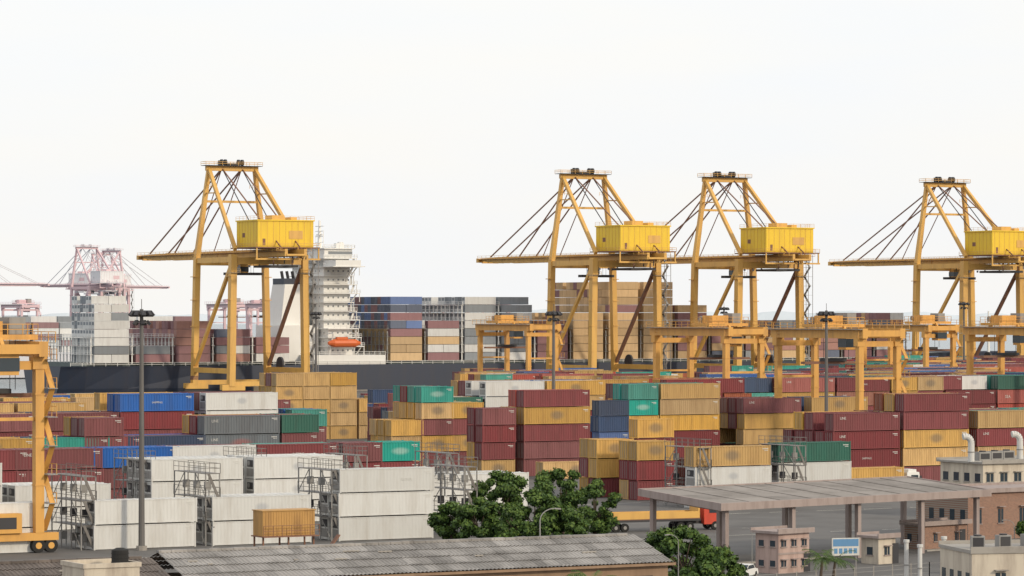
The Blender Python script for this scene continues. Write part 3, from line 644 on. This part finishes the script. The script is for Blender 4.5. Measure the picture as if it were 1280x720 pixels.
# ---------- trucks ----------
redp = mat("truck_red", (.55,.06,.03), .35, .2)
def truck(cabm, ck):
    b = MB(cabm)
    b.box(-6.3,-1.2,1.15,6.2,-.9,1.4,dark); b.box(-6.3,.9,1.15,6.2,1.2,1.4,dark)
    for x in range(-6, 7, 2): b.box(x-.1,-.9,1.15,x+.1,.9,1.35,dark)
    for x in (-5,-3.8,3.6,4.8,8.2):
        for y in (-1.05,1.05): b.cyl((x,y-.18,.52),(x,y+.18,.52),.52,tyre,n=16); b.cyl((x,y-.2,.52),(x,y+.2,.52),.22,steel,n=10)
    b.box(3,-.45,.75,9,.45,1.1,dark)
    b.hexa([(6.7,-1.2,.7),(9.2,-1.2,.7),(9.2,1.2,.7),(6.7,1.2,.7),(6.7,-1.15,3.3),(8.8,-1.15,3.3),(8.8,1.15,3.3),(6.7,1.15,3.3)], cabm)
    b.hexa([(8.95,-1.0,2.0),(9.12,-1.0,2.0),(9.12,1.0,2.0),(8.95,1.0,2.0),(8.8,-1.0,3.0),(8.88,-1.0,3.0),(8.88,1.0,3.0),(8.8,1.0,3.0)], glass)
    b.box(7.4,-1.215,2.05,8.6,-1.16,2.9,glass); b.box(7.4,1.16,2.05,8.6,1.215,2.9,glass); b.box(9.18,-1.0,.9,9.26,1.0,1.3,steel); b.box(7,-1.0,3.3,8.4,1.0,3.7,cabm)
    b.box(8.9,-1.5,2.2,9.0,-1.25,2.8,dark)
    if ck: 
        me = CMESH[ck, 12][0]
        off = len(b.v); im = [b.idx(m_) for m_ in me.materials]
        for v_ in me.vertices: b.v.append((v_.co.x, v_.co.y, v_.co.z+1.44))
        for p_ in me.polygons: b.f.append(tuple(off+q_ for q_ in p_.vertices)); b.mi.append(im[p_.material_index])
    else: b.box(-6.2,-1.2,1.4,6.2,1.2,1.5,cbr); b.box(-6.2,-1.22,1.5,6.0,-1.15,2.3,cy); b.box(-6.2,1.15,1.5,6.0,1.22,2.3,cy); b.box(5.9,-1.2,1.5,6.1,1.2,2.9,cy)
    return b.mesh("container_truck")
tk1 = truck(redp, None); tk2 = truck(MATS["ship_white"], 'm'); tk3 = truck(MATS["ship_white"], 't')
inst("container_truck", tk1, (*at(812, 402), 0), A-.1)
inst("container_truck", tk2, (*at(560, 455), 0), A); inst("container_truck", tk3, (*W(*ray(1080,394)),0), A)
def car(col):
    b = MB(col); pf = [(-2.1,.35),(-2.1,.85),(-1.7,1.0),(-1.2,1.42),(.5,1.42),(1.1,.98),(2.0,.85),(2.15,.35)]
    y0,y1 = -.82,.82; n = len(pf)
    b.poly([(x,y0,z) for x,z in pf], col); b.poly([(x,y1,z) for x,z in pf][::-1], col)
    for i in range(n): (xa,za),(xb,zb3) = pf[i], pf[(i+1)%n]; b.poly([(xa,y0,za),(xa,y1,za),(xb,y1,zb3),(xb,y0,zb3)], glass if i in (2,4) else col)
    for y in (-.83,.83): b.poly([(-1.4,y,1.0),(-1.1,y,1.35),(.45,y,1.35),(.9,y,1.0)], glass)
    for x in (-1.35,1.35):
        for y in (-.75,.75): b.cyl((x,y-.1,.33),(x,y+.1,.33),.33,tyre,n=14)
    return b.mesh("parked_car")
inst("parked_car", car(MATS["ship_white"]), (*at(930, 330), 0), 1.2)
# fence
b = MB(steel)
for (p0, p1) in (((14.5,300),(40,322)),((40,322),(62,330))):
    a_, c_ = Vector((*p0,0)), Vector((*p1,0)); n = int((c_-a_).length/2.5)
    for i in range(n+1): d_ = a_.lerp(c_, i/n); b.beam(d_, d_+Vector((0,0,2.2)), .09,.09,concrete)
    for z in (.2,.7,1.2,1.7,2.1): b.beam(a_+Vector((0,0,z)), c_+Vector((0,0,z)), .03,.03,steel)
    b.beam(a_+Vector((0,0,.25)), c_+Vector((0,0,.25)), .15,.5,concrete)
b.build("fence")

# ---------- trees ----------
def leafm(name, c):
    m = mat(name, c, .6, .5, streak=False, nscale=.8, dcol=(c[0]*.45,c[1]*.5,c[2]*.5)); m.node_tree.nodes["Principled BSDF"].inputs["Specular IOR Level"].default_value = .25; return m
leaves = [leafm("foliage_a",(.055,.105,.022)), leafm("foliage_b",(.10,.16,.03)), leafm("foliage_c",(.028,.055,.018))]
bark = mat("bark", (.10,.075,.055), .95, .5)
def tree(h_, rad, seed, dens=1.0):
    r = random.Random(seed); b = MB(bark); th = h_*.34
    b.cyl((0,0,0),(r.uniform(-.2,.2),0,th),.26,bark,.17,n=8); lobes = []
    for i in range(28):
        an = r.random()*6.28; zt = r.uniform(.14,.9); prof_ = math.sin(math.pi*min(1,max(0,(zt-.02)/1.02)))**.6
        rr = rad*math.sqrt(r.random())*.95*prof_
        c = Vector((math.cos(an)*rr, math.sin(an)*rr, h_*zt)); lobes.append((c, r.uniform(.13,.30)*rad))
        if i % 2: continue
        mid = Vector((c.x*.45,c.y*.45,th+(c.z-th)*.45)); b.cyl((0,0,th-.3),mid,.11,bark,.07,n=5); b.cyl(mid,c,.07,bark,.03,n=5)
    for c, q in lobes:
        for i in range(int(560*dens*(q/1.0)**2)+60):
            d = Vector((r.gauss(0,1),r.gauss(0,1),r.gauss(0,1))).normalized(); rr = q*(r.random()**.35)*r.uniform(.75,1.35)
            p = c+Vector((d.x*rr,d.y*rr,d.z*rr*.75)); nn = (d+Vector((r.gauss(0,.6),r.gauss(0,.6),r.gauss(0,.6)+.4))).normalized()
            if p.z < .1: continue
            a1 = nn.orthogonal().normalized(); a2 = nn.cross(a1); an = r.random()*6.28; e1 = a1*math.cos(an)+a2*math.sin(an); e2 = nn.cross(e1)
            s1 = r.uniform(.12,.27); s2 = s1*.6
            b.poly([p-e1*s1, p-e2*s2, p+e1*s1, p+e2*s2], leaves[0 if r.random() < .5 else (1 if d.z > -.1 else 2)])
    return b.build("tree")
def plant(b_, D, h_, rad, seed, name="tree"):
    o = tree(h_, rad, seed); o.location = (*at(b_, D), 0); o.name = name
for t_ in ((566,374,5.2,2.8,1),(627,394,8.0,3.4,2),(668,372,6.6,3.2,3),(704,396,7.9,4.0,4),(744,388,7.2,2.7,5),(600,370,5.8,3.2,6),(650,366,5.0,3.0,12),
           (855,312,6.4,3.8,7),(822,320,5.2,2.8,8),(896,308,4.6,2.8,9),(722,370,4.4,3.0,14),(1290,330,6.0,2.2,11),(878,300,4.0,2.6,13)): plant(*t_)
def palm(loc, hgt, seed):
    r = random.Random(seed); b = MB(bark); b.cyl((0,0,0),(.3,0,hgt),.17,bark,.11,n=8)
    for i in range(15):
        an = i*2.4; el = r.uniform(.1,1.0); pv = Vector((.3,0,hgt)); d = Vector((math.cos(an)*math.cos(el),math.sin(an)*math.cos(el),math.sin(el)))
        for k in range(7):
            nx = pv+d*.33; side = d.cross(Vector((0,0,1))).normalized()
            for sg in (-1,1):
                ln = .55*(1-abs(k-2.5)/6)
                for j in (0,.5): q0 = pv.lerp(nx,j); b.poly([q0,q0+d*.09,q0+side*sg*ln+d*.25-Vector((0,0,.18))], leaves[r.randrange(2)])
            b.beam(pv,nx,.03,.03,leaves[0]); pv = nx; d = (d-Vector((0,0,.2))).normalized()
    b.build("palm_tree", loc)
palm((*at(1024,312),0), 3.2, 1); palm((*at(1040,318),0), 2.6, 2); palm((*at(735,232),0), 7.2, 3)

# ---------- light, sky, camera ----------
w = bpy.data.worlds.new("World"); sc.world = w; w.use_nodes = True; nt = w.node_tree; N = nt.nodes
sky = N.new("ShaderNodeTexSky"); sky.sky_type = 'NISHITA'; sky.sun_disc = False; sky.sun_elevation = math.radians(26); sky.sun_rotation = math.radians(128); sky.dust_density = 4; sky.air_density = 1
mx = N.new("ShaderNodeMixRGB"); mx.inputs[0].default_value = .86; nt.links.new(sky.outputs[0], mx.inputs[1])
tcs = N.new("ShaderNodeTexCoord"); mps = N.new("ShaderNodeMapping"); mps.inputs["Scale"].default_value = (1,1,5); nt.links.new(tcs.outputs["Generated"], mps.inputs[0])
ns_ = N.new("ShaderNodeTexNoise"); ns_.inputs["Scale"].default_value = 7; ns_.inputs["Detail"].default_value = 4; nt.links.new(mps.outputs[0], ns_.inputs["Vector"])
rs = N.new("ShaderNodeValToRGB"); rs.color_ramp.elements[0].position = .3; rs.color_ramp.elements[1].position = .7
rs.color_ramp.elements[0].color = (.95,.965,.985,1); rs.color_ramp.elements[1].color = (1,.98,.94,1); nt.links.new(ns_.outputs[0], rs.inputs[0])
ml = N.new("ShaderNodeVectorMath"); ml.operation = 'SCALE'; ml.inputs["Scale"].default_value = 9.25; nt.links.new(rs.outputs[0], ml.inputs[0]); nt.links.new(ml.outputs[0], mx.inputs[2])
nt.links.new(mx.outputs[0], N["Background"].inputs[0]); N["Background"].inputs[1].default_value = .12
sd = bpy.data.lights.new("sun", 'SUN'); sd.energy = 1.9; sd.angle = math.radians(4); sd.color = (1,.85,.64)
so = bpy.data.objects.new("sun", sd); sc.collection.objects.link(so)
so.rotation_euler = Vector((-.70,.58,-.44)).to_track_quat('-Z', 'Y').to_euler()
cd = bpy.data.cameras.new("camera"); cd.sensor_width = 36; cd.lens = F/1280*36; cd.shift_y = 32/1280; cd.clip_end = 80000; cd.clip_start = 1
co = bpy.data.objects.new("camera", cd); co.location = (0,0,CH); co.rotation_euler = (math.pi/2,0,0); sc.collection.objects.link(co); sc.camera = co
sc.view_settings.view_transform = 'Standard'; sc.view_settings.look = 'None'; sc.view_settings.exposure = 0
print("objects", len(bpy.data.objects))
